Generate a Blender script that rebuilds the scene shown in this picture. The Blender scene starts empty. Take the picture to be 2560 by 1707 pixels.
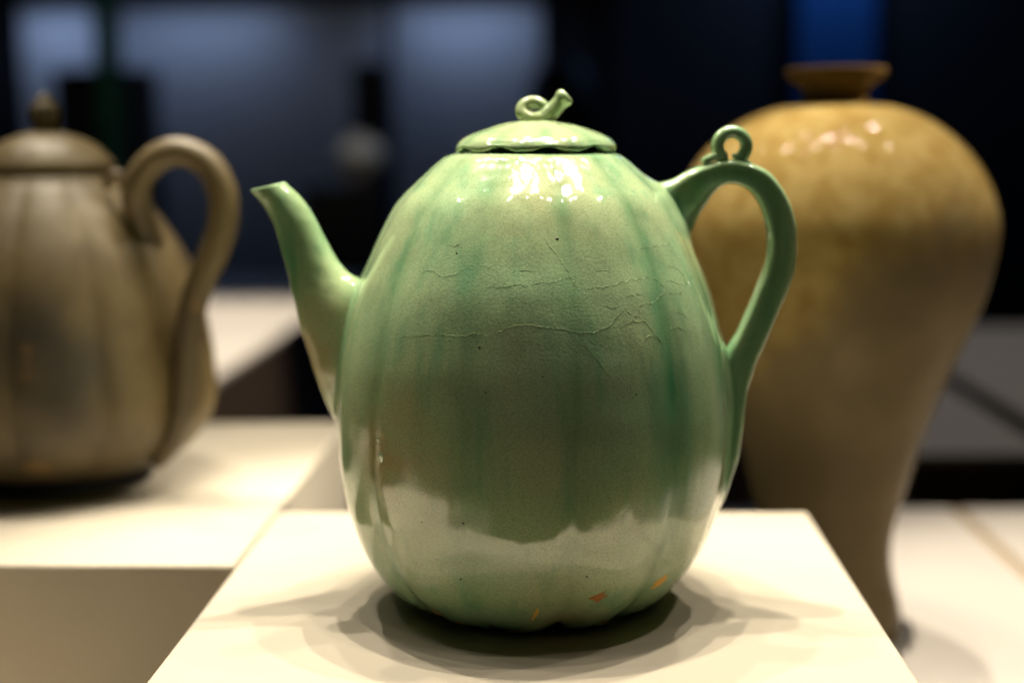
import bpy, math, random
import numpy as np
from mathutils import Vector, Matrix, noise
from mathutils.bvhtree import BVHTree

random.seed(7)
rng = np.random.default_rng(7)
R = math.radians
scene = bpy.context.scene
COL = scene.collection

# ------------------------------------------------------------------ camera
cam = bpy.data.cameras.new("camera")
cam.lens = 50.0
cam.sensor_width = 36.0
cam.clip_start = 0.01
cam.clip_end = 60.0
cam.dof.use_dof = True
cam.dof.focus_distance = 0.632
cam.dof.aperture_fstop = 2.9
cam.dof.aperture_blades = 0
camo = bpy.data.objects.new("camera", cam)
COL.objects.link(camo)
scene.camera = camo
pitch, yaw, roll = 0.13577563, 0.0375829, -0.00937787
fwd = Vector((-math.sin(yaw) * math.cos(pitch), math.cos(yaw) * math.cos(pitch), -math.sin(pitch)))
rgt = Vector((math.cos(yaw), math.sin(yaw), 0))
upv = rgt.cross(fwd)
r2 = rgt * math.cos(roll) + upv * math.sin(roll)
u2 = -rgt * math.sin(roll) + upv * math.cos(roll)
m = Matrix((r2, u2, -fwd)).transposed().to_4x4()
m.translation = Vector((0.0187973, -0.70542, 0.227))
camo.matrix_world = m

# ------------------------------------------------------------------ world, exposure
world = bpy.data.worlds.new("World")
scene.world = world
world.use_nodes = True
world.node_tree.nodes["Background"].inputs[0].default_value = (0.55, 0.6, 0.8, 1)
world.node_tree.nodes["Background"].inputs[1].default_value = 0.004
scene.view_settings.view_transform = 'Standard'
scene.view_settings.look = 'None'
scene.view_settings.exposure = 0.36
scene.view_settings.gamma = 1.0
scene.render.engine = 'CYCLES'
scene.cycles.use_denoising = True
scene.cycles.max_bounces = 8
scene.cycles.sample_clamp_indirect = 6.0
scene.cycles.caustics_reflective = False
scene.cycles.caustics_refractive = False

# ------------------------------------------------------------------ museum lamps and added fill spots
WARM = (1.0, 0.90, 0.735)


def spot(loc, target, watts, col=WARM, size=0.013, cone=40, blend=0.6, name="ceiling_or_fill_spot"):
    d = bpy.data.lights.new(name, 'SPOT')
    d.energy = watts
    d.color = col
    d.shadow_soft_size = size
    d.spot_size = R(cone)
    d.spot_blend = blend
    o = bpy.data.objects.new(name, d)
    COL.objects.link(o)
    o.location = loc
    o.rotation_euler = (Vector(target) - Vector(loc)).to_track_quat('-Z', 'Y').to_euler()
    return o


def area(loc, target, watts, col, sx, sy, name="strip_lamp"):
    d = bpy.data.lights.new(name, 'AREA')
    d.shape = 'RECTANGLE'
    d.size, d.size_y = sx, sy
    d.energy = watts
    d.color = col
    o = bpy.data.objects.new(name, d)
    COL.objects.link(o)
    o.location = loc
    o.rotation_euler = (Vector(target) - Vector(loc)).to_track_quat('-Z', 'Y').to_euler()
    return o


# a cluster of narrow spots on the ceiling track above the plinths (x, y, z, watts)
for x, y, z, w in [(-0.48, 0.46, 1.9, 72), (-0.28, 0.10, 1.9, 16), (-0.12, 0.72, 1.9, 44), (-0.07, 0.26, 1.9, 84),
                   (-0.05, -0.22, 1.9, 8), (0.16, 0.44, 1.9, 86), (0.18, 0.06, 1.9, 24), (0.46, 0.36, 1.9, 74),
                   (0.80, 0.95, 1.9, 52), (1.00, 0.30, 1.9, 26), (-0.75, 0.95, 1.9, 52), (-1.10, 0.34, 1.9, 12), (-0.40, -0.20, 1.9, 7), (0.36, -0.26, 1.9, 7)]:
    spot((x, y, z), (0.0, 0.03, 0.1), w, cone=24, blend=0.8)
# lamps of the neighbouring plinths, with added fill spots among them
for x, y, z, w in [(-0.62, 0.50, 1.9, 34), (-0.36, 0.36, 1.9, 30), (-0.20, 0.52, 1.9, 30)]:
    spot((x, y, z), (-0.38, 0.28, 0.1), w, cone=21, blend=0.8)
spot((1.60, 0.52, 1.62), (-0.165, 0.34, -0.04), 330, cone=8)  # added fill, narrow beam to brighten the left plinth's right face
spot((-0.50, -0.30, 1.9), (-0.5, -0.17, -0.13), 520, cone=17)  # added fill on the low deck, for bounce onto the left plinth's front
for x, y, z, w in [(0.16, 0.50, 2.0, 20), (0.34, 0.42, 2.0, 18)]:
    spot((x, y, z), (0.22, 0.32, 0.15), w, cone=20)
for x, y, z, w in [(0.62, 0.20, 2.0, 150), (0.42, 0.75, 2.0, 90)]:
    spot((x, y, z), (0.48, 0.34, -0.1), w, cone=22, blend=0.8)
spot((1.30, -0.25, 1.55), (0.31, 0.32, -0.12), 26, cone=11)  # added low fill to soften the shadow at the vase foot
# lamps over the far tables, and one added fill spot
spot((-0.9, 2.2, 2.3), (-0.75, 2.0, -0.13), 300, cone=36)
spot((1.2, 1.3, 1.9), (-0.535, 1.6, -0.45), 120, cone=24)  # added fill to lift the dark side of the left far table
spot((0.75, 1.6, 2.3), (0.7, 1.5, -0.13), 36, cone=46)

# ------------------------------------------------------------------ helpers


def tag(o, label=None, cat=None, group=None, kind=None):
    if label: o["label"] = label
    if cat: o["category"] = cat
    if group: o["group"] = group
    if kind: o["kind"] = kind
    return o


def empty(name, loc=(0, 0, 0)):
    o = bpy.data.objects.new(name, None)
    o.empty_display_size = 0.02
    COL.objects.link(o)
    o.location = loc
    return o


def mesh(name, verts, faces, mat, parent=None, smooth=True, loc=None):
    me = bpy.data.meshes.new(name)
    me.from_pydata([tuple(v) for v in verts], [], faces)
    if smooth:
        me.polygons.foreach_set("use_smooth", [True] * len(me.polygons))
    me.update()
    o = bpy.data.objects.new(name, me)
    COL.objects.link(o)
    if mat: me.materials.append(mat)
    if parent: o.parent = parent
    if loc: o.location = loc
    return o


def grid_faces(nr, nc, closed=True, cap0=False, cap1=False):
    f = []
    for i in range(nr - 1):
        for j in range(nc if closed else nc - 1):
            k = (j + 1) % nc
            f.append((i * nc + j, i * nc + k, (i + 1) * nc + k, (i + 1) * nc + j))
    if cap0: f.append(tuple(range(nc))[::-1])
    if cap1: f.append(tuple((nr - 1) * nc + j for j in range(nc)))
    return f


def catmull(pts, n):
    """Catmull-Rom through rows of any width; n samples per span."""
    P = np.asarray(pts, float)
    P = np.vstack([2 * P[0] - P[1], P, 2 * P[-1] - P[-2]])
    out = []
    for i in range(1, len(P) - 2):
        for k in range(n):
            t = k / n
            a, b, c, d = P[i - 1], P[i], P[i + 1], P[i + 2]
            out.append(0.5 * (2 * b + (c - a) * t + (2 * a - 5 * b + 4 * c - d) * t * t + (3 * b - a - 3 * c + d) * t ** 3))
    out.append(P[-2])
    return np.array(out)


def pchip(xs, ys):
    """monotone cubic interpolation"""
    xs, ys = np.asarray(xs, float), np.asarray(ys, float)
    h = np.diff(xs); d = np.diff(ys) / h
    m_ = np.zeros_like(xs); m_[0], m_[-1] = d[0], d[-1]
    for i in range(1, len(xs) - 1):
        if d[i - 1] * d[i] > 0:
            w1, w2 = 2 * h[i] + h[i - 1], h[i] + 2 * h[i - 1]
            m_[i] = (w1 + w2) / (w1 / d[i - 1] + w2 / d[i])

    def f(x):
        x = np.asarray(x, float)
        i = np.clip(np.searchsorted(xs, x) - 1, 0, len(xs) - 2)
        t = (x - xs[i]) / h[i]
        return ((2 * t ** 3 - 3 * t ** 2 + 1) * ys[i] + (t ** 3 - 2 * t ** 2 + t) * h[i] * m_[i]
                + (-2 * t ** 3 + 3 * t ** 2) * ys[i + 1] + (t ** 3 - t ** 2) * h[i] * m_[i + 1])
    return f


def tube(path, radii, seg=20, flat=1.0, cap=True):
    """round tube along a 3D path (parallel transport); returns verts, faces"""
    P = np.asarray(path, float)
    T = np.gradient(P, axis=0); T /= np.linalg.norm(T, axis=1)[:, None]
    n = np.cross(T[0], [0, 1, 0.01])
    if np.linalg.norm(n) < 1e-3: n = np.cross(T[0], [1, 0, 0])
    n /= np.linalg.norm(n)
    V = []
    for i in range(len(P)):
        n = n - T[i] * n.dot(T[i]); n /= np.linalg.norm(n)
        b = np.cross(T[i], n)
        for j in range(seg):
            a = 2 * math.pi * j / seg
            V.append(P[i] + radii[i] * (math.cos(a) * n + flat * math.sin(a) * b))
    return V, grid_faces(len(P), seg, True, cap, cap)


def box(name, x0, x1, y0, y1, z0, z1, mat, parent=None, bevel=0.0015, smooth=False):
    v = [(x, y, z) for z in (z0, z1) for y in (y0, y1) for x in (x0, x1)]
    f = [(0, 2, 3, 1), (4, 5, 7, 6), (0, 1, 5, 4), (2, 6, 7, 3), (0, 4, 6, 2), (1, 3, 7, 5)]
    o = mesh(name, v, f, mat, parent, smooth)
    if bevel:
        b = o.modifiers.new("bevel", 'BEVEL'); b.width = bevel; b.segments = 3; b.limit_method = 'NONE'
        o.data.polygons.foreach_set("use_smooth", [True] * 6)
        w = o.modifiers.new("wn", 'WEIGHTED_NORMAL')
    return o


def lathe_rings(profile, nc, fn=None):
    V = []
    for r, z in profile:
        for j in range(nc):
            a = 2 * math.pi * j / nc
            rr, zz = fn(r, z, a) if fn else (r, z)
            V.append((rr * math.sin(a), -rr * math.cos(a), zz))
    return V


def set_attr(o, name, vals):
    a = o.data.attributes.new(name, 'FLOAT', 'POINT')
    a.data.foreach_set("value", np.asarray(vals, np.float32))


# ------------------------------------------------------------------ materials
class NT:
    def __init__(self, name):
        self.mat = bpy.data.materials.new(name)
        self.mat.use_nodes = True
        self.t = self.mat.node_tree
        self.bsdf = self.t.nodes["Principled BSDF"]
        self.tc = self.t.nodes.new('ShaderNodeTexCoord')

    def n(self, typ, ins=None, **props):
        nd = self.t.nodes.new(typ)
        for k, v in props.items(): setattr(nd, k, v)
        for k, v in (ins or {}).items(): self.put(nd.inputs[k], v)
        return nd

    def put(self, sock, v):
        if isinstance(v, bpy.types.NodeSocket): self.t.links.new(v, sock)
        else: sock.default_value = v

    def b(self, **kw):
        for k, v in kw.items(): self.put(self.bsdf.inputs[k.replace('_', ' ')], v)

    def noise(self, scale, detail=3, rough=0.5, stretch=None, dist=0.0):
        vec = self.tc.outputs['Object']
        if stretch:
            mp = self.n('ShaderNodeMapping', {'Vector': vec, 'Scale': stretch}); vec = mp.outputs[0]
        return self.n('ShaderNodeTexNoise', {'Vector': vec, 'Scale': scale, 'Detail': detail, 'Roughness': rough, 'Distortion': dist}).outputs[0]

    def ramp(self, fac, a, b, va=0.0, vb=1.0):
        return self.n('ShaderNodeMapRange', {'Value': fac, 'From Min': a, 'From Max': b, 'To Min': va, 'To Max': vb}, interpolation_type='SMOOTHSTEP').outputs[0]

    def mix(self, fac, a, b, mode='MIX'):
        nd = self.t.nodes.new('ShaderNodeMix'); nd.data_type = 'RGBA'; nd.blend_type = mode
        self.put(nd.inputs[0], fac)
        for s, v in ((nd.inputs[6], a), (nd.inputs[7], b)):
            self.put(s, v if isinstance(v, bpy.types.NodeSocket) else (*v, 1))
        return nd.outputs[2]

    def math(self, op, a, b=0.0):
        nd = self.n('ShaderNodeMath', operation=op)
        self.put(nd.inputs[0], a); self.put(nd.inputs[1], b)
        return nd.outputs[0]

    def attr(self, name):
        return self.n('ShaderNodeAttribute', attribute_name=name).outputs['Fac']

    def bump(self, h, strength, dist, prev=None):
        ins = {'Height': h, 'Strength': strength, 'Distance': dist}
        if prev: ins['Normal'] = prev
        return self.n('ShaderNodeBump', ins).outputs[0]


def plain(name, col, rough=0.6, var=0.06, scale=6, metal=0.0, spec=0.5):
    m_ = NT(name)
    nz = m_.noise(scale, 4)
    c = m_.mix(nz, tuple(x * (1 - var) for x in col), tuple(min(1, x * (1 + var)) for x in col))
    m_.b(Base_Color=c, Roughness=rough, Metallic=metal)
    m_.bsdf.inputs['Specular IOR Level'].default_value = spec
    nn = m_.bump(m_.noise(180, 3), 0.05, 0.001)
    m_.b(Normal=nn)
    return m_.mat


# pale green celadon: glaze pools darker and greener where it runs into grooves and joints; the same tint paints shade on spout and handle
M = NT("celadon_glaze")
pool_shade = M.attr("pool_shade")
warm = M.attr("warm")
run = M.noise(1.0, 4, 0.55, stretch=(85, 85, 11))
big = M.noise(16, 3, 0.5)
grain = M.noise(1100, 2, 0.6)
base = M.mix(M.ramp(big, 0.35, 0.68), (0.325, 0.478, 0.260), (0.400, 0.488, 0.262))
base = M.mix(M.math('MULTIPLY', M.ramp(run, 0.50, 0.72), 0.55), base, (0.155, 0.375, 0.195))
pool_shade_f = M.math('MULTIPLY', pool_shade, M.ramp(run, 0.25, 0.6, 0.55, 1.0))
base = M.mix(pool_shade_f, base, (0.038, 0.205, 0.085))
wn = M.math('MULTIPLY', warm, M.ramp(M.noise(38, 4, 0.6), 0.32, 0.62, 0.35, 1.0))
base = M.mix(wn, base, (0.400, 0.290, 0.130))
base = M.mix(M.ramp(grain, 0.35, 0.7, 0.0, 0.34), base, (0.11, 0.17, 0.070))
spk = M.n('ShaderNodeTexVoronoi', {'Vector': M.tc.outputs['Object'], 'Scale': 130.0, 'Randomness': 1.0}).outputs['Distance']
base = M.mix(M.ramp(spk, 0.035, 0.06, 0.55, 0.0), base, (0.05, 0.06, 0.025))
M.b(Base_Color=base, Roughness=M.ramp(M.noise(60, 3), 0.3, 0.7, 0.05, 0.115))
M.bsdf.inputs['IOR'].default_value = 2.0
gr = M.attr("grain")
nb = M.bump(M.noise(900, 2, 0.6), M.ramp(gr, 0, 1, 0.010, 0.13), 0.001)
nb = M.bump(M.noise(150, 3, 0.5, stretch=(1, 1, 0.5)), 0.05, 0.002, nb)
M.b(Normal=nb)
CELADON = M.mat

M = NT("grey_brown_stoneware")
n1 = M.noise(22, 6, 0.62)
n2 = M.noise(9, 4, 0.6, stretch=(1, 1, 0.7))
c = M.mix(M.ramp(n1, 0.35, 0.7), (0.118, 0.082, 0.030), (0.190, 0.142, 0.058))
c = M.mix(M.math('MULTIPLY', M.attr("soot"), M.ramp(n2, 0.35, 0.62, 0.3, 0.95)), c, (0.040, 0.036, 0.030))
c = M.mix(M.ramp(M.noise(30, 4), 0.62, 0.75, 0, 0.6), c, (0.26, 0.150, 0.045))
M.b(Base_Color=c, Roughness=0.5)
M.b(Normal=M.bump(M.noise(300, 4), 0.2, 0.001))
STONEWARE = M.mat

M = NT("ochre_ash_glaze")
oc = M.attr("ochre")
n1 = M.noise(55, 5, 0.65)
edge = M.math('ADD', oc, M.math('MULTIPLY', M.math('SUBTRACT', M.noise(14, 5, 0.6), 0.5), 0.9))
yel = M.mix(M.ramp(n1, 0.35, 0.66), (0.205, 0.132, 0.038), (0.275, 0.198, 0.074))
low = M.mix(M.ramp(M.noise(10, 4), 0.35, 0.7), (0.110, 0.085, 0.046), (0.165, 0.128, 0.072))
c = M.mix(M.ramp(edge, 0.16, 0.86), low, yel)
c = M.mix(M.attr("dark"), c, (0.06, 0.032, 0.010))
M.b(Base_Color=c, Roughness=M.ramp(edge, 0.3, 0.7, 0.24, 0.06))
M.b(Normal=M.bump(M.noise(260, 4, 0.6), M.ramp(edge, 0.3, 0.7, 0.02, 0.07), 0.001))
M.bsdf.inputs['Specular IOR Level'].default_value = 0.022
OCHRE = M.mat

M = NT("plinth_paint")
fib = M.noise(1.0, 2, 0.5, stretch=(2400, 60, 60))
c = M.mix(M.noise(7, 4), (0.375, 0.332, 0.262), (0.402, 0.358, 0.285))
c = M.mix(M.ramp(M.noise(420, 2), 0.74, 0.8, 0, 0.35), c, (0.45, 0.38, 0.27))
M.b(Base_Color=c, Roughness=0.55)
M.bsdf.inputs['Specular IOR Level'].default_value = 0.3
M.b(Normal=M.bump(fib, 0.03, 0.0005))
PAINT = M.mat

WHITE_TOP = plain("white_table_paint", (0.62, 0.56, 0.50), 0.5, 0.03)
SEAM = plain("tan_joint_strip", (0.40, 0.29, 0.16), 0.6)
BROWN = plain("dark_brown_lacquer", (0.085, 0.055, 0.036), 0.6)
GREYTOP = plain("grey_table_paint", (0.45, 0.42, 0.40), 0.55)
FLOOR = plain("dark_floor", (0.018, 0.016, 0.018), 0.5)
BLACK = plain("black_wall_paint", (0.010, 0.010, 0.013), 0.8)
PANEL = plain("pale_grey_panel", (0.42, 0.44, 0.42), 0.8)
DIMPANEL = plain("charcoal_panel", (0.035, 0.034, 0.042), 0.8)
BLUE = plain("blue_panel", (0.02, 0.14, 0.42), 0.7)
GREEN = plain("dark_green_metal", (0.012, 0.14, 0.085), 0.5)
CLAY = plain("bare_orange_clay", (0.78, 0.40, 0.075), 0.8, 0.5, 1400)
CLAYD = plain("dark_bare_clay", (0.38, 0.15, 0.032), 0.85, 0.5, 1400)
PINHOLE = plain("dark_pinhole", (0.02, 0.017, 0.008), 0.5)
PORCELAIN = plain("white_porcelain", (0.62, 0.62, 0.60), 0.3, 0.02)
DARKPOT = plain("black_stoneware", (0.006, 0.006, 0.008), 0.6)
BOWL = plain("brown_bowl_glaze", (0.16, 0.075, 0.02), 0.4)

# ------------------------------------------------------------------ room and tables
FZ = -0.95


def struct(o):
    o["kind"] = "structure"
    return o


struct(box("floor", -6, 6, -2.5, 4.6, FZ - 0.05, FZ, FLOOR, bevel=0))
struct(box("back_wall", -6, 6, 4.35, 4.5, FZ + 0.002, 3.2, BLACK, bevel=0))
struct(box("ceiling", -6, 6, -2.5, 4.34, 3.2, 3.25, BLACK, bevel=0))

W2 = 0.16636
tag(box("plinth", 0.00327 - W2, 0.00327 + W2, -W2 + 0.0, W2, FZ + 0.001, 0.0, PAINT, bevel=0.0025),
    "cream painted square plinth under the green melon ewer", "plinth")
tag(box("plinth", -0.60, -0.1645, 0.050, 0.464, FZ + 0.001, 0.0, PAINT, bevel=0.0025),
    "cream painted plinth under the grey brown ewer at left", "plinth")
TZ = -0.130
struct(box("bounce_deck", -1.3, -0.168, -0.50, 0.046, TZ - 0.03, TZ, PAINT, bevel=0.001))  # unseen low deck, added to bounce light up onto the left plinth
t = empty("low_table", (0.4, 0.3, FZ))
tag(t, "low pale table under the ochre vase with a tan joint line", "table")


def child_box(par, name, x0, x1, y0, y1, z0, z1, mat, bevel=0.0012):
    o = box(name, x0, x1, y0, y1, z0, z1, mat, None, bevel)
    o.parent = par
    o.matrix_parent_inverse = Matrix.Translation(par.location).inverted()
    return o


child_box(t, "table_top", 0.172, 0.398, -0.30, 0.68, TZ - 0.03, TZ, WHITE_TOP)
child_box(t, "joint_strip", 0.3985, 0.4085, -0.30, 0.679, TZ - 0.03, TZ - 0.0015, SEAM, 0)
child_box(t, "table_top", 0.409, 0.95, -0.30, 0.68, TZ - 0.03, TZ, WHITE_TOP)
child_box(t, "base", 0.19, 0.93, -0.28, 0.66, FZ + 0.001, TZ - 0.031, BROWN)

for x0, x1, y0, y1, top, lab in [
        (-2.3, -0.535, 0.95, 3.3, WHITE_TOP, "long cream topped table with dark brown side behind the left ewer"),
        (0.25, 0.585, 0.93, 2.6, GREYTOP, "dim grey table just behind the ochre vase"),
        (0.625, 2.4, 0.80, 2.1, GREYTOP, "dim grey table at the right edge beyond a dark gap")]:
    t = empty("far_table", ((x0 + x1) / 2, (y0 + y1) / 2, FZ))
    tag(t, lab, "table")
    child_box(t, "table_top", x0, x1, y0, y1, TZ - 0.012, TZ, top)
    child_box(t, "base", x0 + 0.004, x1 - 0.004, y0 + 0.004, y1 - 0.004, FZ + 0.001, TZ - 0.0125, BROWN)

# wall cases washed with blue light from a strip behind the pelmet
BLUELIGHT = (0.42, 0.56, 1.0)


def wall_case(x0, x1, z0, z1, label, watts, mat=PANEL, col=BLUELIGHT):
    cx = (x0 + x1) / 2
    t = empty("wall_case", (cx, 4.2, FZ))
    tag(t, label, "display case", "wall cases on the back wall")
    child_box(t, "back_panel", x0, x1, 4.28, 4.33, z0, z1, mat, 0)
    child_box(t, "pelmet", x0 - 0.02, x1 + 0.02, 4.05, 4.30, z1 + 0.002, z1 + 0.30, BLACK, 0)
    child_box(t, "case_shelf", x0 - 0.01, x1 + 0.01, 4.02, 4.33, z0 - 0.06, z0 - 0.002, BLACK, 0)
    if watts:
        lw = min(0.5, (x1 - x0) * 0.85)                 # a short strip, set towards the left of a wide case
        lx = cx if x1 - x0 < 0.8 else x0 + 0.33
        area((lx, 4.13, z1 - 0.012), (lx, 4.26, z1 - 0.65), watts, col, lw, 0.05)
    return t


wall_case(-1.87, -1.58, -0.32, 0.72, "blue lit wall case at the left edge behind the green post", 0.46)
wall_case(-1.54, -0.60, -0.32, 0.72, "widest blue lit wall case above the left ewer handle", 0.46)
wall_case(-0.57, -0.06, -0.32, 0.72, "blue lit wall case just left of the green ewer lid", 0.50)
wall_case(0.82, 1.08, -0.30, 1.3, "narrow deep blue panel behind the ochre vase mouth", 2.6, BLUE, (0.25, 0.5, 1.0))
wall_case(0.20, 0.72, -0.30, 1.3, "nearly dark wall case between lid and ochre vase", 0.03, DIMPANEL, (0.7, 0.65, 1.0))
tag(box("green_post", -1.36, -1.295, 3.50, 3.56, FZ + 0.001, 3.19, GREEN, bevel=0.003),
    "slim dark green metal post in front of the blue wall cases", "post")
tag(box("dark_stand", -1.53, -1.25, 3.60, 3.80, FZ + 0.001, 0.475, DARKPOT, bevel=0.02),
    "tall black display stand beside the green post", "stand")
tag(box("dark_stand", -0.665, -0.545, 3.90, 4.00, FZ + 0.001, 0.50, DARKPOT, bevel=0.02),
    "tall black stand between the two wider blue cases", "stand")


def lathe(name, prof, nc, mat, loc, label=None, cat=None, parent=None):
    p = catmull(prof, 6)
    o = mesh(name, lathe_rings(p, nc), grid_faces(len(p), nc, True, True, True), mat, parent, loc=loc)
    if label: tag(o, label, cat)
    return o


tag(box("dark_pedestal", -0.77, -0.55, 3.55, 3.75, FZ + 0.001, 0.115, DARKPOT, bevel=0.004),
    "black pedestal under the white jar in the background", "pedestal")
lathe("white_jar", [(0.03, 0), (0.045, 0.02), (0.068, 0.06), (0.072, 0.09), (0.055, 0.125), (0.035, 0.137), (0.036, 0.15), (0.030, 0.15), (0.029, 0.13)],
      40, PORCELAIN, (-0.598, 3.62, 0.1155), "small white round jar blurred in the dark background", "jar")
spot((-0.5, 3.2, 1.9), (-0.62, 3.62, 0.2), 20.0, (1, 0.95, 0.85), cone=12)
tag(box("dark_pedestal", -0.10, 0.10, 3.70, 3.90, FZ + 0.001, 0.23, DARKPOT, bevel=0.004),
    "black pedestal at the right end of the blue cases", "pedestal")
lathe("dark_jar", [(0.04, 0), (0.06, 0.02), (0.10, 0.10), (0.105, 0.16), (0.08, 0.24), (0.04, 0.27), (0.045, 0.30), (0.038, 0.30), (0.033, 0.27)],
      40, DARKPOT, (0.01, 3.80, 0.2305), "black round jar silhouetted beside the blue wall case", "jar")
lathe("brown_bowl", [(0.03, 0), (0.035, 0.012), (0.07, 0.04), (0.095, 0.075), (0.092, 0.076), (0.066, 0.046), (0.03, 0.02)],
      40, BOWL, (-0.95, 2.75, TZ + 0.0005), "small brown bowl on the far cream table", "bowl")

# ------------------------------------------------------------------ the green melon ewer
ewer = empty("melon_ewer", (0, 0, 0))
tag(ewer, "pale green celadon melon shaped ewer with lid, spout and looped handle", "ewer")
mm = 0.001
PZ = [0, 4, 10, 18, 28, 42, 58, 76, 98, 120, 140, 160, 176, 190, 199, 204, 209, 214, 219, 222.5, 223.6]
PR = [60, 66.5, 73.5, 80.5, 86.8, 92.2, 95.8, 97.6, 98, 96.1, 92.4, 86.6, 80.0, 73.4, 68.2, 64.2, 58.9, 53.4, 47.6, 42.9, 40]
prof_r = pchip(PZ, PR)
NL, G0 = 12, 13.0
amp_f = pchip([-1, 0, 6, 16, 35, 48, 62, 80, 150, 200, 218, 224], [0.07, 0.066, 0.054, 0.038, 0.025, 0.021, 0.013, 0.007, 0.011, 0.026, 0.020, 0.006])


def lobe(th):
    """(0 in the middle of a lobe .. 1 in a groove, groove index)"""
    u = (np.degrees(th) - G0) / (360 / NL)
    k = np.round(u)
    return np.clip(1 - 2 * (np.sqrt((u - k) ** 2 + 0.0008) - 0.02), 0, 1), k.astype(int) % NL


GV = np.array([1.0, 1.15, 0.9, 1.1, 0.8, 1.0, 1.2, 0.9, 1.0, 1.1, 1.0, 0.5])      # no two grooves cut alike


def lean(z):
    return 1.4 + 0.008 * z


def surf(th, z, extra=0.0):
    """point (mm) on the body"""
    d, kk = lobe(np.asarray(th))
    r = prof_r(z) * (1 - amp_f(z) * GV[kk] * d ** 2.0) + extra
    return np.array([r * np.sin(th) + lean(z), -r * np.cos(th), z + 0 * r])


NC, zs = 432, []
zs = np.concatenate([np.linspace(0, 30, 44)[:-1], np.linspace(30, 190, 120)[:-1], np.linspace(190, 223.6, 50)])
V, gro, grn, wrm = [], [], [], []
ths = np.arange(NC) * 2 * math.pi / NC
gstr = {0: 0.62, 1: 1.0, 2: 0.9, 3: 0.6, 11: 0.62, 10: 0.6, 9: 0.5}     # how much glaze gathered in each groove
for z in zs:
    d, k = lobe(ths)
    P = surf(ths, z)
    for j in range(NC):
        p = Vector((P[0][j], P[1][j], P[2][j]))
        w = noise.noise(Vector((p.x * 0.03, p.y * 0.03, z * 0.018))) * 0.55 + noise.noise(Vector((p.x * 0.11, p.y * 0.11, z * 0.022 + 7))) * 0.20
        w += noise.noise(Vector((p.x * 0.25, p.y * 0.25, z * 0.022 + 3))) * (0.11 + 0.10 * max(0.0, min(1.0, (z - 170) / 30.0)))
        w += noise.noise(Vector((p.x * 0.045, p.y * 0.045, z * 0.045 + 11))) * 0.30
        w *= min(1, z / 20 + 0.2)
        lift = 2.2 * GV[k[j]] * max(0.0, d[j]) ** 2.6 * max(0, 1 - z / 14.0)
        q = (p.x + w * math.sin(ths[j]), p.y - w * math.cos(ths[j]), z + lift)
        V.append([c_ * mm for c_ in q])
        td = (math.degrees(ths[j]) + 180) % 360 - 180
        wob = noise.noise(Vector((z * 0.05, k[j] * 3.1, 0))) * 0.18
        s = max(0.0, min(1.0, d[j] + wob)) ** 3.0 * 0.8 * gstr.get(int(k[j]), 0.6)
        if int(k[j]) == 1:       # the wide green run left of the handle
            s = max(s, max(0.0, d[j]) ** 2.2 * 1.0 * math.exp(-((z - 118) / 46.0) ** 2))
        s *= 0.55 + 0.45 * math.exp(-((z - 125) / 60.0) ** 2)
        s = max(s, 0.9 * math.exp(-((z - 3) / 10.0) ** 2) * (0.6 + 0.6 * noise.noise(Vector((td * 0.06, z * 0.08, 2)))))
        gro.append(min(1, s))
        wv = 0.85 * math.exp(-((td + 42) / 15.0) ** 2 - ((z - 92) / 28.0) ** 2) + 0.25 * math.exp(-((td - 2) / 17.0) ** 2 - ((z - 30) / 15.0) ** 2)
        wv += 0.55 * math.exp(-((td - 16) / 12.0) ** 2 - ((z - 9) / 7.0) ** 2) + 0.3 * math.exp(-((td - 4) / 20.0) ** 2 - ((z - 205) / 16.0) ** 2)
        wrm.append(min(1, wv))
        grn.append(math.exp(-((td) / 46.0) ** 4) * min(1, max(0, (198 - z) / 25.0)) * min(1, max(0.12, (z - 40) / 60.0)))
nr = len(zs)
# mouth: over the rim and down inside
for r, z in [(38.5, 224.0), (36.5, 223.6), (35.2, 222.0), (34.6, 216.0), (34.4, 208.0), (30, 200), (12, 198)]:
    for j in range(NC):
        V.append([(r * math.sin(ths[j]) + lean(z)) * mm, -r * math.cos(ths[j]) * mm, z * mm])
        gro.append(0); grn.append(0); wrm.append(0)
    nr += 1
faces = grid_faces(nr, NC, True, True, True)
body = mesh("body", V, faces, CELADON, ewer)

# spout: elliptical sections between its outer and inner outlines (x, z in mm)
SL = [(-137.9, 206.3), (-130.9, 198.0), (-125.4, 185.6), (-121.9, 171.5), (-118.5, 155.7), (-114.2, 136.3), (-108.6, 116.4), (-102.1, 98.2), (-96.4, 88.4)]
SR = [(-119.6, 210.0), (-112.3, 202.8), (-105.6, 192.0), (-99.8, 180.0), (-91.5, 166.8), (-80.9, 154.6), (-76.2, 127.3), (-75.5, 105.1), (-75.7, 87.2)]
SY = [8.2, 8.8, 10, 11.2, 13.5, 17, 18.5, 14, 7]
S = catmull([(*a, *b, y) for a, b, y in zip(SL, SR, SY)], 9)
SEG = 48
SPY = 4.0
V = []
# the inner wall of the hollow tip first, then the lip, then the outside
inner = [(S[10], 0.62), (S[5], 0.66), (S[1], 0.74), (S[0], 0.82)]
lipo = [(S[0], 0.95, 0.5)]


def sring(s, k, lift=0.0):
    a, b = np.array(s[:2]), np.array(s[2:4])
    c0, h = (a + b) / 2, (b - a) / 2
    ax = np.array([-h[1], h[0]]); ax /= np.linalg.norm(ax)      # along the spout, towards the tip
    out = []
    for j in range(SEG):
        t_ = 2 * math.pi * j / SEG
        p = c0 + h * math.cos(t_) * k + ax * lift
        out.append(((p[0]) * mm, (SPY + s[4] * k * math.sin(t_)) * mm, p[1] * mm))
    return out


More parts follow.
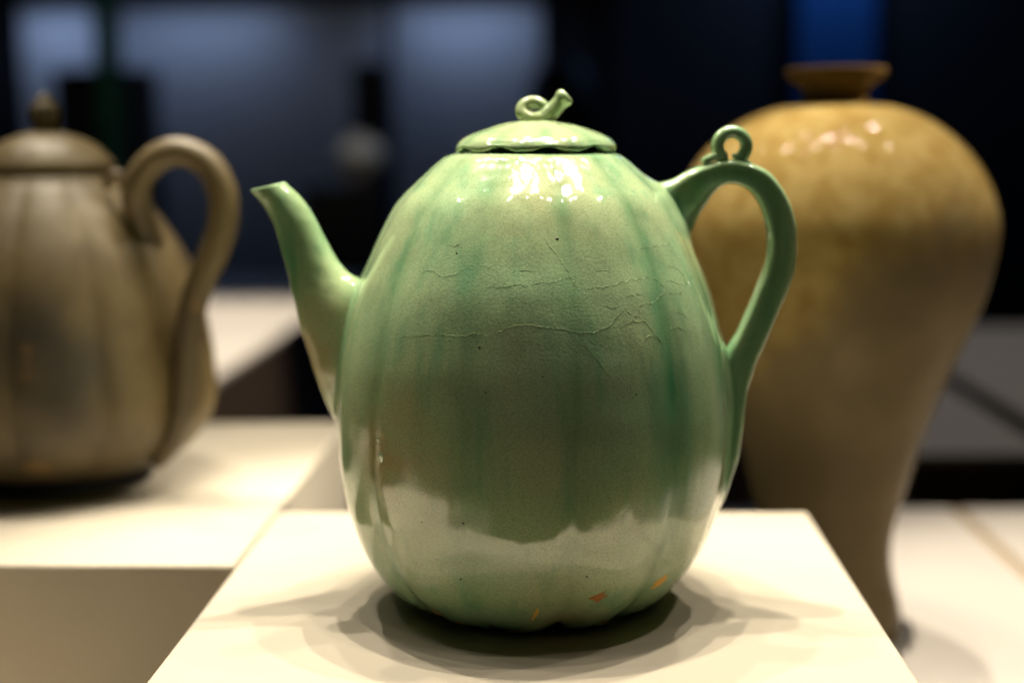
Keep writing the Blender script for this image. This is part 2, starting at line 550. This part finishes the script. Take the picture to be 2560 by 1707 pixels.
for s, k in inner: V += sring(s, k)
V += sring(S[0], 0.88, 1.0)
V += sring(S[0], 0.97, 0.6)
for s in S: V += sring(s, 1.0)
nsp = len(V) // SEG
spout = mesh("spout", V, grid_faces(nsp, SEG, True, True, True), CELADON, ewer)

# handle: strap with shallow hollow sides (x, z, half thickness)
HD = [(64.5, 189.0, 14.0), (76.0, 199.4, 11.6), (85.3, 207.9, 8.4), (94.3, 212.7, 6.5), (103.9, 213.3, 6.1), (113.1, 209.8, 6.4), (120.4, 201.6, 6.8), (125.0, 189.6, 7.1), (126.3, 176.4, 7.1), (123.8, 161.3, 7.3), (118.2, 146.6, 7.3), (112.0, 132.0, 7.3), (106.6, 117.8, 7.1), (103.2, 102.4, 6.3), (101.8, 86.8, 6.2), (99.6, 71.2, 5.3), (96.0, 57.7, 3.7), (92.8, 48.7, 2.2)]
HY = [10, 9.6, 9, 8.6, 8.4, 8.2, 8.2, 8.2, 8.2, 8.2, 8.4, 8.8, 9.0, 8.8, 8.2, 7.2, 5.4, 3]
HP = catmull([(*a, b) for a, b in zip(HD, HY)], 8)
T = np.gradient(HP[:, :2], axis=0); T /= np.linalg.norm(T, axis=1)[:, None]
HSEG = 44
HYC = 3.0
V = []
for i, (x, z, h, wy) in enumerate(HP):
    nrm = np.array([T[i][1], -T[i][0]])       # points to the inner side
    for j in range(HSEG):
        a = 2 * math.pi * j / HSEG
        ca, sa = math.cos(a), math.sin(a)
        e = 0.62
        cx_, sx_ = math.copysign(abs(ca) ** e, ca), math.copysign(abs(sa) ** e, sa)
        sx_ *= 1 - 0.24 * math.exp(-(ca / 0.42) ** 2)          # hollow side
        sx_ *= 1 - 0.10 * cx_
        wob = 1 + 0.03 * noise.noise(Vector((x * 0.08, z * 0.08, j * 0.02)))
        p = np.array([x, z]) - nrm * cx_ * h * wob
        V.append((p[0] * mm, (HYC + sx_ * wy * wob) * mm, p[1] * mm))
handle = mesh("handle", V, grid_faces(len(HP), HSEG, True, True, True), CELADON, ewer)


def coords(o):
    a = np.empty(len(o.data.vertices) * 3); o.data.vertices.foreach_get("co", a)
    return a.reshape(-1, 3)


def normals(o):
    a = np.empty(len(o.data.vertices) * 3); o.data.vertex_normals.foreach_get("vector", a)
    return a.reshape(-1, 3)


def bvh(o):
    return BVHTree.FromPolygons([tuple(v) for v in coords(o)], [tuple(p.vertices) for p in o.data.polygons])


for o in (spout, handle):     # make sure the sides face outwards
    import bmesh
    bm = bmesh.new(); bm.from_mesh(o.data); bmesh.ops.recalc_face_normals(bm, faces=bm.faces[:]); bm.to_mesh(o.data); bm.free()
import bmesh
bm = bmesh.new(); bm.from_mesh(body.data); bmesh.ops.recalc_face_normals(bm, faces=bm.faces[:]); bm.to_mesh(body.data); bm.free()

K = 9.0 * mm


def swell(o, trees):
    """soft fillet: how far each vertex moves out where another piece joins"""
    C_ = coords(o); out = np.zeros(len(C_))
    for tr, k_ in trees:
        for i, p in enumerate(C_):
            loc, nn, idx, dist = tr.find_nearest(Vector(p), k_ * 1.2)
            if loc is None: continue
            out[i] = max(out[i], k_ / 4 * max(0.0, 1 - dist / k_) ** 2)
    return out


tb, ts, tth = bvh(body), bvh(spout), bvh(handle)
ob_, os_, oh_ = swell(body, [(ts, K), (tth, K * 1.4)]), swell(spout, [(tb, K)]), swell(handle, [(tb, K * 1.4)])
for o, of in ((body, ob_), (spout, os_), (handle, oh_)):
    n_ = normals(o)
    c0 = coords(o)
    if o is not body:      # thrown and pulled by hand: never quite even
        of = of + np.array([0.00055 * noise.noise(Vector(p) * 70) + 0.00022 * noise.noise(Vector(p) * 190) for p in c0])
    C_ = c0 + n_ * of[:, None]
    o.data.vertices.foreach_set("co", C_.ravel()); o.data.update()
pk = 4 / K
set_attr(body, "pool_shade", np.clip(np.array(gro) + 0.35 * np.clip(ob_ * pk, 0, 1), 0, 1))
set_attr(body, "warm", wrm); set_attr(body, "grain", grn)
cs = coords(spout) * 1000
sp_pool_shade = 0.85 * np.exp(-((cs[:, 2] - 168) / 30) ** 2) * np.clip((-cs[:, 0] - 100) / 14, 0, 1) + 0.4 * np.clip(os_ * pk, 0, 1)  # shading painted green on the outer side, plus pooling at the joint
set_attr(spout, "pool_shade", np.clip(sp_pool_shade, 0, 1))
set_attr(spout, "warm", 0.9 * np.exp(-((cs[:, 2] - 128) / 24) ** 2))  # brown tint paints in the shading of the lower spout
set_attr(spout, "grain", np.zeros(len(cs)))
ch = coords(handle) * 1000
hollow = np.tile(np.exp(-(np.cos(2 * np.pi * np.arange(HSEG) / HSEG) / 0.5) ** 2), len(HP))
hp = 0.35 * np.clip(oh_ * pk, 0, 1) + 0.12 + 0.55 * hollow  # pooled glaze, plus shade painted into the hollow sides
set_attr(handle, "pool_shade", np.clip(hp, 0, 1))

# the little vine loop on the handle, with its tail
th_ = np.linspace(R(250), R(-75), 34)
path = [(101.0 + 7.1 * math.cos(a), HYC - 2.0 + 2.6 * (i / 33) - 0.4, 226.3 + 7.0 * math.sin(a)) for i, a in enumerate(th_)]
path = [(86.5, HYC - 3, 218.2), (90, HYC - 3.2, 220.6), (94.5, HYC - 3.2, 221.6)] + path[2:] + [(108.5, HYC + 2, 216.5), (109.5, HYC + 2, 213.5)]
pp = catmull([(*p, 2.0 if i < 3 else 3.15) for i, p in enumerate(path)], 3)
v, f = tube(pp[:, :3] * mm, pp[:, 3] * mm, 18)
loop = mesh("vine_loop", v, f, CELADON, handle)
set_attr(loop, "pool_shade", [0.35] * len(v))

# lid with scalloped rolled edge
LX = 5.0
NLC = 240
lid_prof = [(0.01, 240.0), (6, 239.9), (11.7, 239.4), (19.8, 237.6), (27.2, 235.2), (33.2, 232.9), (36.9, 230.7), (38.9, 228.4), (39.5, 226.4), (38.8, 224.9), (36.8, 224.3), (34.8, 225.6), (33.2, 227.0), (32.6, 224), (32.2, 219), (30.5, 218.2), (29.5, 222), (20, 231), (0.01, 234)]
lp = catmull(lid_prof, 5)
V, lpool, lwarm = [], [], []
for r, z in lp:
    for j in range(NLC):
        a = 2 * math.pi * j / NLC
        arch = (0.5 + 0.5 * math.cos(10 * (a - R(10)))) ** 1.6
        edge = np.interp(r, [24, 33, 37], [0, 0.25, 1.0]) * (1.0 if z > 223.6 else 0)
        if z < 224.3 and r < 33.5: edge = 0
        rr = r * (1 - 0.012 * arch * np.interp(r, [4, 20, 36], [0, 0.7, 1.0]))
        zz = z - 0.35 + 3.3 * arch * edge * np.interp(z, [224, 225.5, 229], [1, 0.6, 0.0]) - 0.28 * arch * np.interp(r, [4, 20, 34], [0, 1, 0.2])
        w = 0.35 * noise.noise(Vector((rr * math.sin(a) * 0.12, rr * math.cos(a) * 0.12, z * 0.08)))
        V.append(((rr * math.sin(a) + LX) * mm, -rr * math.cos(a) * mm, (zz + w) * mm))
        lpool.append(min(1, 0.5 * arch ** 2 * np.interp(r, [10, 22, 36], [0.05, 0.35, 1.0])))
        lwarm.append(0.12)
lid = mesh("lid", V, grid_faces(len(lp), NLC, True, True, True), CELADON, ewer)
set_attr(lid, "pool_shade", lpool); set_attr(lid, "warm", lwarm)
# knob: a coiled vine and its cut stem
coil = [(13.0, -1.5, 240.6), (8.0, -3.0, 240.6), (2.5, -3.2, 240.8), (-1.6, -2.0, 243.0), (-1.2, 0.2, 246.6), (3.2, 1.2, 248.6), (7.6, 0.8, 247.2), (9.8, 0.5, 244.0), (9.2, 0.2, 240.5)]
pp = catmull([(*p, 3.1) for p in coil], 8)
v, f = tube(pp[:, :3] * mm, pp[:, 3] * mm, 20)
k1 = mesh("vine_knob", v, f, CELADON, lid)
set_attr(k1, "warm", [0.3] * len(v)); set_attr(k1, "pool_shade", [0.1] * len(v))
stem = [(7.0, -0.8, 238.6, 6.0), (10.0, -0.8, 241.2, 5.0), (13.4, -0.8, 244.6, 4.2), (16.6, -0.8, 248.0, 3.9), (18.6, -0.8, 250.2, 4.7), (19.9, -0.8, 251.3, 4.5), (20.6, -0.8, 251.9, 3.4), (20.7, -0.8, 252.1, 1.2)]
pp = catmull(stem[:5], 6)
pp = np.vstack([pp, np.array(stem[5:7])])
v, f = tube(pp[:, :3] * mm, pp[:, 3] * mm, 24)
k2 = mesh("vine_stem", v, f, CELADON, lid)
set_attr(k2, "warm", [0.2] * len(v)); set_attr(k2, "pool_shade", [0.12] * len(v))

# fine raised cracks in the glaze (angle in degrees from the front, height in mm)
tb2 = bvh(body)
CR = [[(-43.2, 142.1), (-36.4, 143.1), (-29.8, 144.6), (-23.7, 145.2), (-19.4, 144.9), (-15.4, 146.1), (-11.9, 145.5), (-10.6, 144.1)],
      [(-10.2, 145.9), (-7.5, 147.4), (-4.7, 149.2), (0.1, 150.0), (4.0, 149.2), (8.3, 148.2), (10.7, 147.6), (14.1, 146.2), (17.6, 146.2), (21.3, 147.3), (24.1, 149.3), (26.6, 152.7), (28.6, 154.7)],
      [(28.6, 154.7), (30.2, 154.2), (31.5, 152.3), (33.7, 152.8), (34.9, 156.4), (40.3, 156.9), (44.7, 159.8), (47.5, 163.3)],
      [(17.0, 164.3), (20.1, 165.2), (25.3, 165.6), (30.4, 167.1), (36.6, 167.7), (41.6, 167.7), (44.9, 165.9), (46.4, 163.8), (49.4, 166.2), (54.2, 163.7), (58.1, 162.9)],
      [(38.9, 180.7), (43.4, 180.8), (51.1, 181.3), (58.4, 182.0)],
      [(-14.4, 166.4), (-8.4, 166.0), (-3.2, 166.9), (0.0, 166.6), (3.1, 167.6), (7.3, 167.9), (11.1, 169.4), (13.3, 169.5)],
      [(-39.5, 173.7), (-36.0, 171.0), (-35.2, 172.1), (-31.0, 172.0), (-28.3, 170.3), (-24.3, 170.8), (-21.7, 171.7)],
      [(3.9, 189.4), (9.4, 179.1), (13.4, 170.2), (14.7, 165.1)],
      [(14.5, 144.8), (18.0, 135.9), (22.5, 126.7), (27.1, 112.8)],
      [(49.6, 172.6), (54.6, 171.4), (58.3, 167.5), (58.3, 163.2), (63.5, 165.3), (68.2, 164.8)],
      [(44.3, 144.8), (48.2, 144.9), (51.9, 142.8)],
      [(26.0, 146.9), (29.7, 149.1), (32.1, 150.0), (35.6, 148.9), (38.0, 144.1)],
      [(45.6, 160.5), (52.4, 159.7), (56.0, 161.2)],
      [(-6, 172.5), (-1, 173.2), (2, 172.6)], [(20, 171), (24, 172.4), (27, 171.4)], [(30, 160), (34, 161.5), (37, 160)], [(33, 140), (36, 143), (39, 142), (41, 138)], [(22, 158), (25, 156), (29, 158)], [(-30, 184), (-26, 183), (-24, 184.4)], [(-18, 176), (-14, 174.6), (-11, 175.5)], [(48, 152), (52, 150), (55, 146)],
      [(-11.5, 76.9), (-7.7, 75.1), (-3.1, 73.3), (1.6, 72.5), (3.9, 69.1)]]


def on_body(td, z, off=0.0):
    """point on the finished body mesh and its normal"""
    a = R(td)
    d = Vector((math.sin(a), -math.cos(a), 0))
    o_ = Vector((lean(z) * mm, 0, z * mm)) + d * 0.2
    loc, nn, idx, dist = tb2.ray_cast(o_, -d)
    return loc + nn * off, nn


for cr in CR:
    pp = catmull(cr, 10)
    pts, rad = [], []
    for i, (a, z) in enumerate(pp):
        a += 0.8 * noise.noise(Vector((i * 0.75, z, a * 0.1))); z += 1.0 * noise.noise(Vector((i * 0.63, a * 0.2, 5))) + 0.5 * noise.noise(Vector((i * 0.17, a * 0.2, 9)))
        p, _ = on_body(a, z, -0.00001)
        pts.append(p)
        e = min(i, len(pp) - 1 - i) / 6.0
        rad.append((0.03 + 0.085 * min(1, e)) * mm * (0.85 + 0.9 * noise.noise(Vector((i * 0.3, 1, a)))))
    v, f = tube(pts, rad, 6)
    o = mesh("glaze_crack", v, f, CELADON, body)

# chips where the glaze has come off, and pinholes


def patch(name, td, z, w, h, rot, mat, n=22, jag=0.25, off=0.0003, dome=0.0):
    p0, nn = on_body(td, z)
    tx = Vector((0, 0, 1)).cross(nn).normalized(); ty = nn.cross(tx)
    V = []
    for ring, rr in ((0, 0.0), (1, 0.9), (2, 1.05)):
        for j in range(n):
            a = 2 * math.pi * j / n
            k = rr * (1 + jag * noise.noise(Vector((math.cos(a) * 1.7 + td, math.sin(a) * 1.7 + z, 3))) + 0.5 * jag * noise.noise(Vector((math.cos(a) * 5 + td, math.sin(a) * 5, z))))
            x, y = w * k * math.cos(a), h * k * math.sin(a)
            x, y = x * math.cos(rot) - y * math.sin(rot), x * math.sin(rot) + y * math.cos(rot)
            q = p0 + tx * x * mm + ty * y * mm
            loc, n2, idx, dist = tb2.find_nearest(q)
            V.append(loc + n2 * ((off if ring < 2 else -0.00003) + dome * (ring == 0)))
    return mesh(name, V, grid_faces(3, n, True, True, False), mat, body)


for td, z, w, h, rot, mat, jag in [(48, 23.7, 4.2, 2.5, R(52), CLAY, 0.4), (22.4, 23.5, 3.2, 2.4, R(30), CLAYD, 0.9), (22.8, 21.6, 0.7, 2.0, R(-25), CLAYD, 0.6),
                                   (2.4, 15.4, 1.1, 4.8, R(-10), CLAY, 0.5), (-38, 9.0, 3.2, 1.0, R(-20), CLAYD, 0.8), (-29, 4.5, 2.2, 0.9, R(-30), CLAYD, 0.7),
                                   (-5.6, 1.6, 4.0, 0.9, 0, CLAYD, 0.8), (33, 3.2, 3.6, 0.8, R(16), CLAYD, 0.6)]:
    patch("glaze_chip", td, z, w, h, rot, mat, jag=jag)
for td, z, r in [(9.8, 186.4, 0.62), (-20.2, 33.4, 0.5), (17.4, 35.2, 0.5), (-17.4, 61.6, 0.5), (-24.5, 180.3, 0.42), (-13.3, 140.3, 0.5), (4, 128, 0.35), (-11, 121, 0.4), (30, 118, 0.35), (-30, 60, 0.35)]:
    patch("pinhole", td, z, r * 1.2, r, 0, PINHOLE, n=10, jag=0.35, off=0.0001)
for td, z, r in [(-44.3, 86.9, 2.0), (-45.5, 95, 1.0)]:
    o = patch("glaze_blister", td, z, r, r * 1.3, 0, CELADON, n=16, jag=0.15, off=0.00015, dome=0.0004)

# ------------------------------------------------------------------ the grey brown ewer on the left plinth
EX, EY = -0.3337, 0.26
ew2 = empty("brown_ewer", (EX, EY, 0.0))
tag(ew2, "grey brown lobed ewer with arched handle, cut off at the left", "ewer")
P2 = [(50, 9.5), (62, 10.5), (73.5, 14), (85, 20), (96.5, 30), (105, 46), (108, 67), (106.3, 91), (101.7, 118), (95.3, 142), (85.7, 163.5), (71.5, 184.3), (58.0, 199.3), (51, 206), (47.2, 210.6)]
p = catmull(P2, 7)
nc2 = 192
V, soot = [], []
rot0 = R(2)
for r, z in p:
    for j in range(nc2):
        a = 2 * math.pi * j / nc2
        u = (math.degrees(a) - 4) / 30.0
        d = abs(1 - 2 * abs(u - round(u)))
        rr = r * (1 - 0.036 * d ** 3 * np.interp(z, [10, 40, 190, 211], [0.6, 1, 1, 0.3]))
        rr += 0.8 * noise.noise(Vector((r * math.sin(a) * 0.02, r * math.cos(a) * 0.02, z * 0.02)))
        V.append((rr * math.sin(a) * mm, -rr * math.cos(a) * mm, z * mm))
        td = (math.degrees(a) + 180) % 360 - 180
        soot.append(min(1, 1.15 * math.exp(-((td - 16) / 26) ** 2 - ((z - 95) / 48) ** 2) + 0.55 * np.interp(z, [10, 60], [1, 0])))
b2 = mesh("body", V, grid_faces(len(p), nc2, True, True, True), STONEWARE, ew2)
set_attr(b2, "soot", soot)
v2 = [(r * mm, z * mm) for r, z in [(51, 11.5), (56, 10.5), (60, 6), (61, 1.2), (60, 0.2), (54, 0.2), (52, 6), (50, 8)]]
ft = mesh("foot_ring", lathe_rings(v2, 96), grid_faces(len(v2), 96, True, True, True), DARKPOT, ew2)
LP = [(43, 209), (45.0, 210.8), (45.8, 213), (45.3, 217), (43.2, 220.8), (36.5, 228.3), (26, 235), (11, 239.8), (0.1, 240.7)]
p = catmull(LP, 6)
ld = mesh("lid", lathe_rings([(r * mm, z * mm) for r, z in p], 128, lambda r, z, a: (r * (1 - 0.012 * abs(math.cos(6 * a)) ** 6), z)), grid_faces(len(p), 128, True, True, True), STONEWARE, ew2)
KP = [(7.2, 239), (7.4, 242), (8.8, 246), (10.2, 251), (9.0, 256.5), (6, 260.5), (4.4, 263.8), (2.0, 265.6), (0.1, 266)]
p = catmull(KP, 5)
kn = mesh("bud_knob", lathe_rings([(r * mm * 0.98, z * mm) for r, z in p], 32, lambda r, z, a: (r * (1 - 0.08 * abs(math.cos(3 * a)) ** 4), z)), grid_faces(len(p), 32, True, True, True), STONEWARE, ld)
set_attr(kn, "soot", [0.75] * len(kn.data.vertices))
# handle, swung towards the viewer
HA = R(-14)
H2 = [(76, 166), (74, 182), (74.5, 197), (80, 211.5), (92.5, 223), (107.5, 226), (122.5, 219), (131.5, 204.7), (133.5, 187), (128.5, 166.3), (118.5, 145.5), (110.5, 124.5), (106.5, 100), (104.5, 77), (100.5, 55), (92, 34), (82, 20)]
rad = [10.5, 10.2, 9.6, 9.4, 9.3, 9.3, 9.4, 9.6, 9.8, 9.8, 9.6, 9.4, 9.2, 9, 8.6, 7.6, 5]
pp = catmull([(x, z, r) for (x, z), r in zip(H2, rad)], 6)
yo = np.interp(np.arange(len(pp)), [0, 14, 30, len(pp) - 1], [-20, -42, -44, -46])
pts = [((x - 2.5) * mm, y_ * mm, z * mm) for (x, z, r), y_ in zip(pp, yo)]
v, f = tube(pts, pp[:, 2] * mm, 24)
h2 = mesh("handle", v, f, STONEWARE, ew2)
set_attr(h2, "soot", [0.45] * len(v))
lpv = [(57 + 5.5 * math.cos(a), -34, 207 + 5.5 * math.sin(a)) for a in np.linspace(-0.8, 4.0, 20)]
v, f = tube(np.array(lpv) * mm, [2.6 * mm] * 20, 12)
mesh("lid_loop", v, f, STONEWARE, ew2)
pp = catmull([(-78, 12, 95, 20), (-102, 16, 120, 19), (-126, 20, 150, 14), (-148, 22, 185, 11), (-166, 24, 212, 8.5)], 8)
v, f = tube(pp[:, :3] * mm, pp[:, 3] * mm, 24)
mesh("spout", v, f, STONEWARE, ew2)

# ------------------------------------------------------------------ the ochre vase on the low table
VX, VY = 0.2103, 0.32
vase = empty("shouldered_vase", (VX, VY, TZ))
tag(vase, "tall ochre and olive brown shouldered vase with small flared mouth at right", "vase")
VP = [(50.0, -130), (53.2, -129.6), (54.4, -127), (55.0, -118), (53.0, -104.5), (48.0, -84.5), (46.6, -61.6), (49.8, -42), (57.0, -15.8), (65.5, 16.5), (77.1, 48.6), (90.0, 80.3), (101.5, 108.7), (110.5, 140), (114.2, 167.8), (110.0, 189.5), (99.5, 211), (83.7, 229.5), (65.0, 243.3), (43.4, 252), (30.2, 254)]
MP = [(30, 253), (24.5, 254.5), (22.4, 258), (22.4, 262.5), (25, 266.5), (32.5, 271.5), (34.8, 274.5), (35.0, 278.5), (33.2, 279.8), (29, 278), (19.5, 268), (17.5, 258), (17, 235)]
p = catmull(VP, 7)
nc3 = 128
V, och = [], []
for r, z in p:
    for j in range(nc3):
        a = 2 * math.pi * j / nc3
        rr = r + 0.5 * noise.noise(Vector((math.sin(a) * 2, math.cos(a) * 2, z * 0.02)))
        V.append((rr * math.sin(a) * mm, -rr * math.cos(a) * mm, (z + 130) * mm))
        td = (math.degrees(a) + 180) % 360 - 180
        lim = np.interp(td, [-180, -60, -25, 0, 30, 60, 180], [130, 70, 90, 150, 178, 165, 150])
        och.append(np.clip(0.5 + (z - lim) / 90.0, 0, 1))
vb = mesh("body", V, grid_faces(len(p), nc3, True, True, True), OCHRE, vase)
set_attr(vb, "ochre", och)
p = catmull(MP, 5)
vm = mesh("mouth", lathe_rings([(r * mm, (z + 130) * mm) for r, z in p], 72), grid_faces(len(p), 72, True, True, True), OCHRE, vase)
set_attr(vm, "ochre", [0.75] * len(vm.data.vertices)); set_attr(vm, "dark", [0.85] * len(vm.data.vertices))
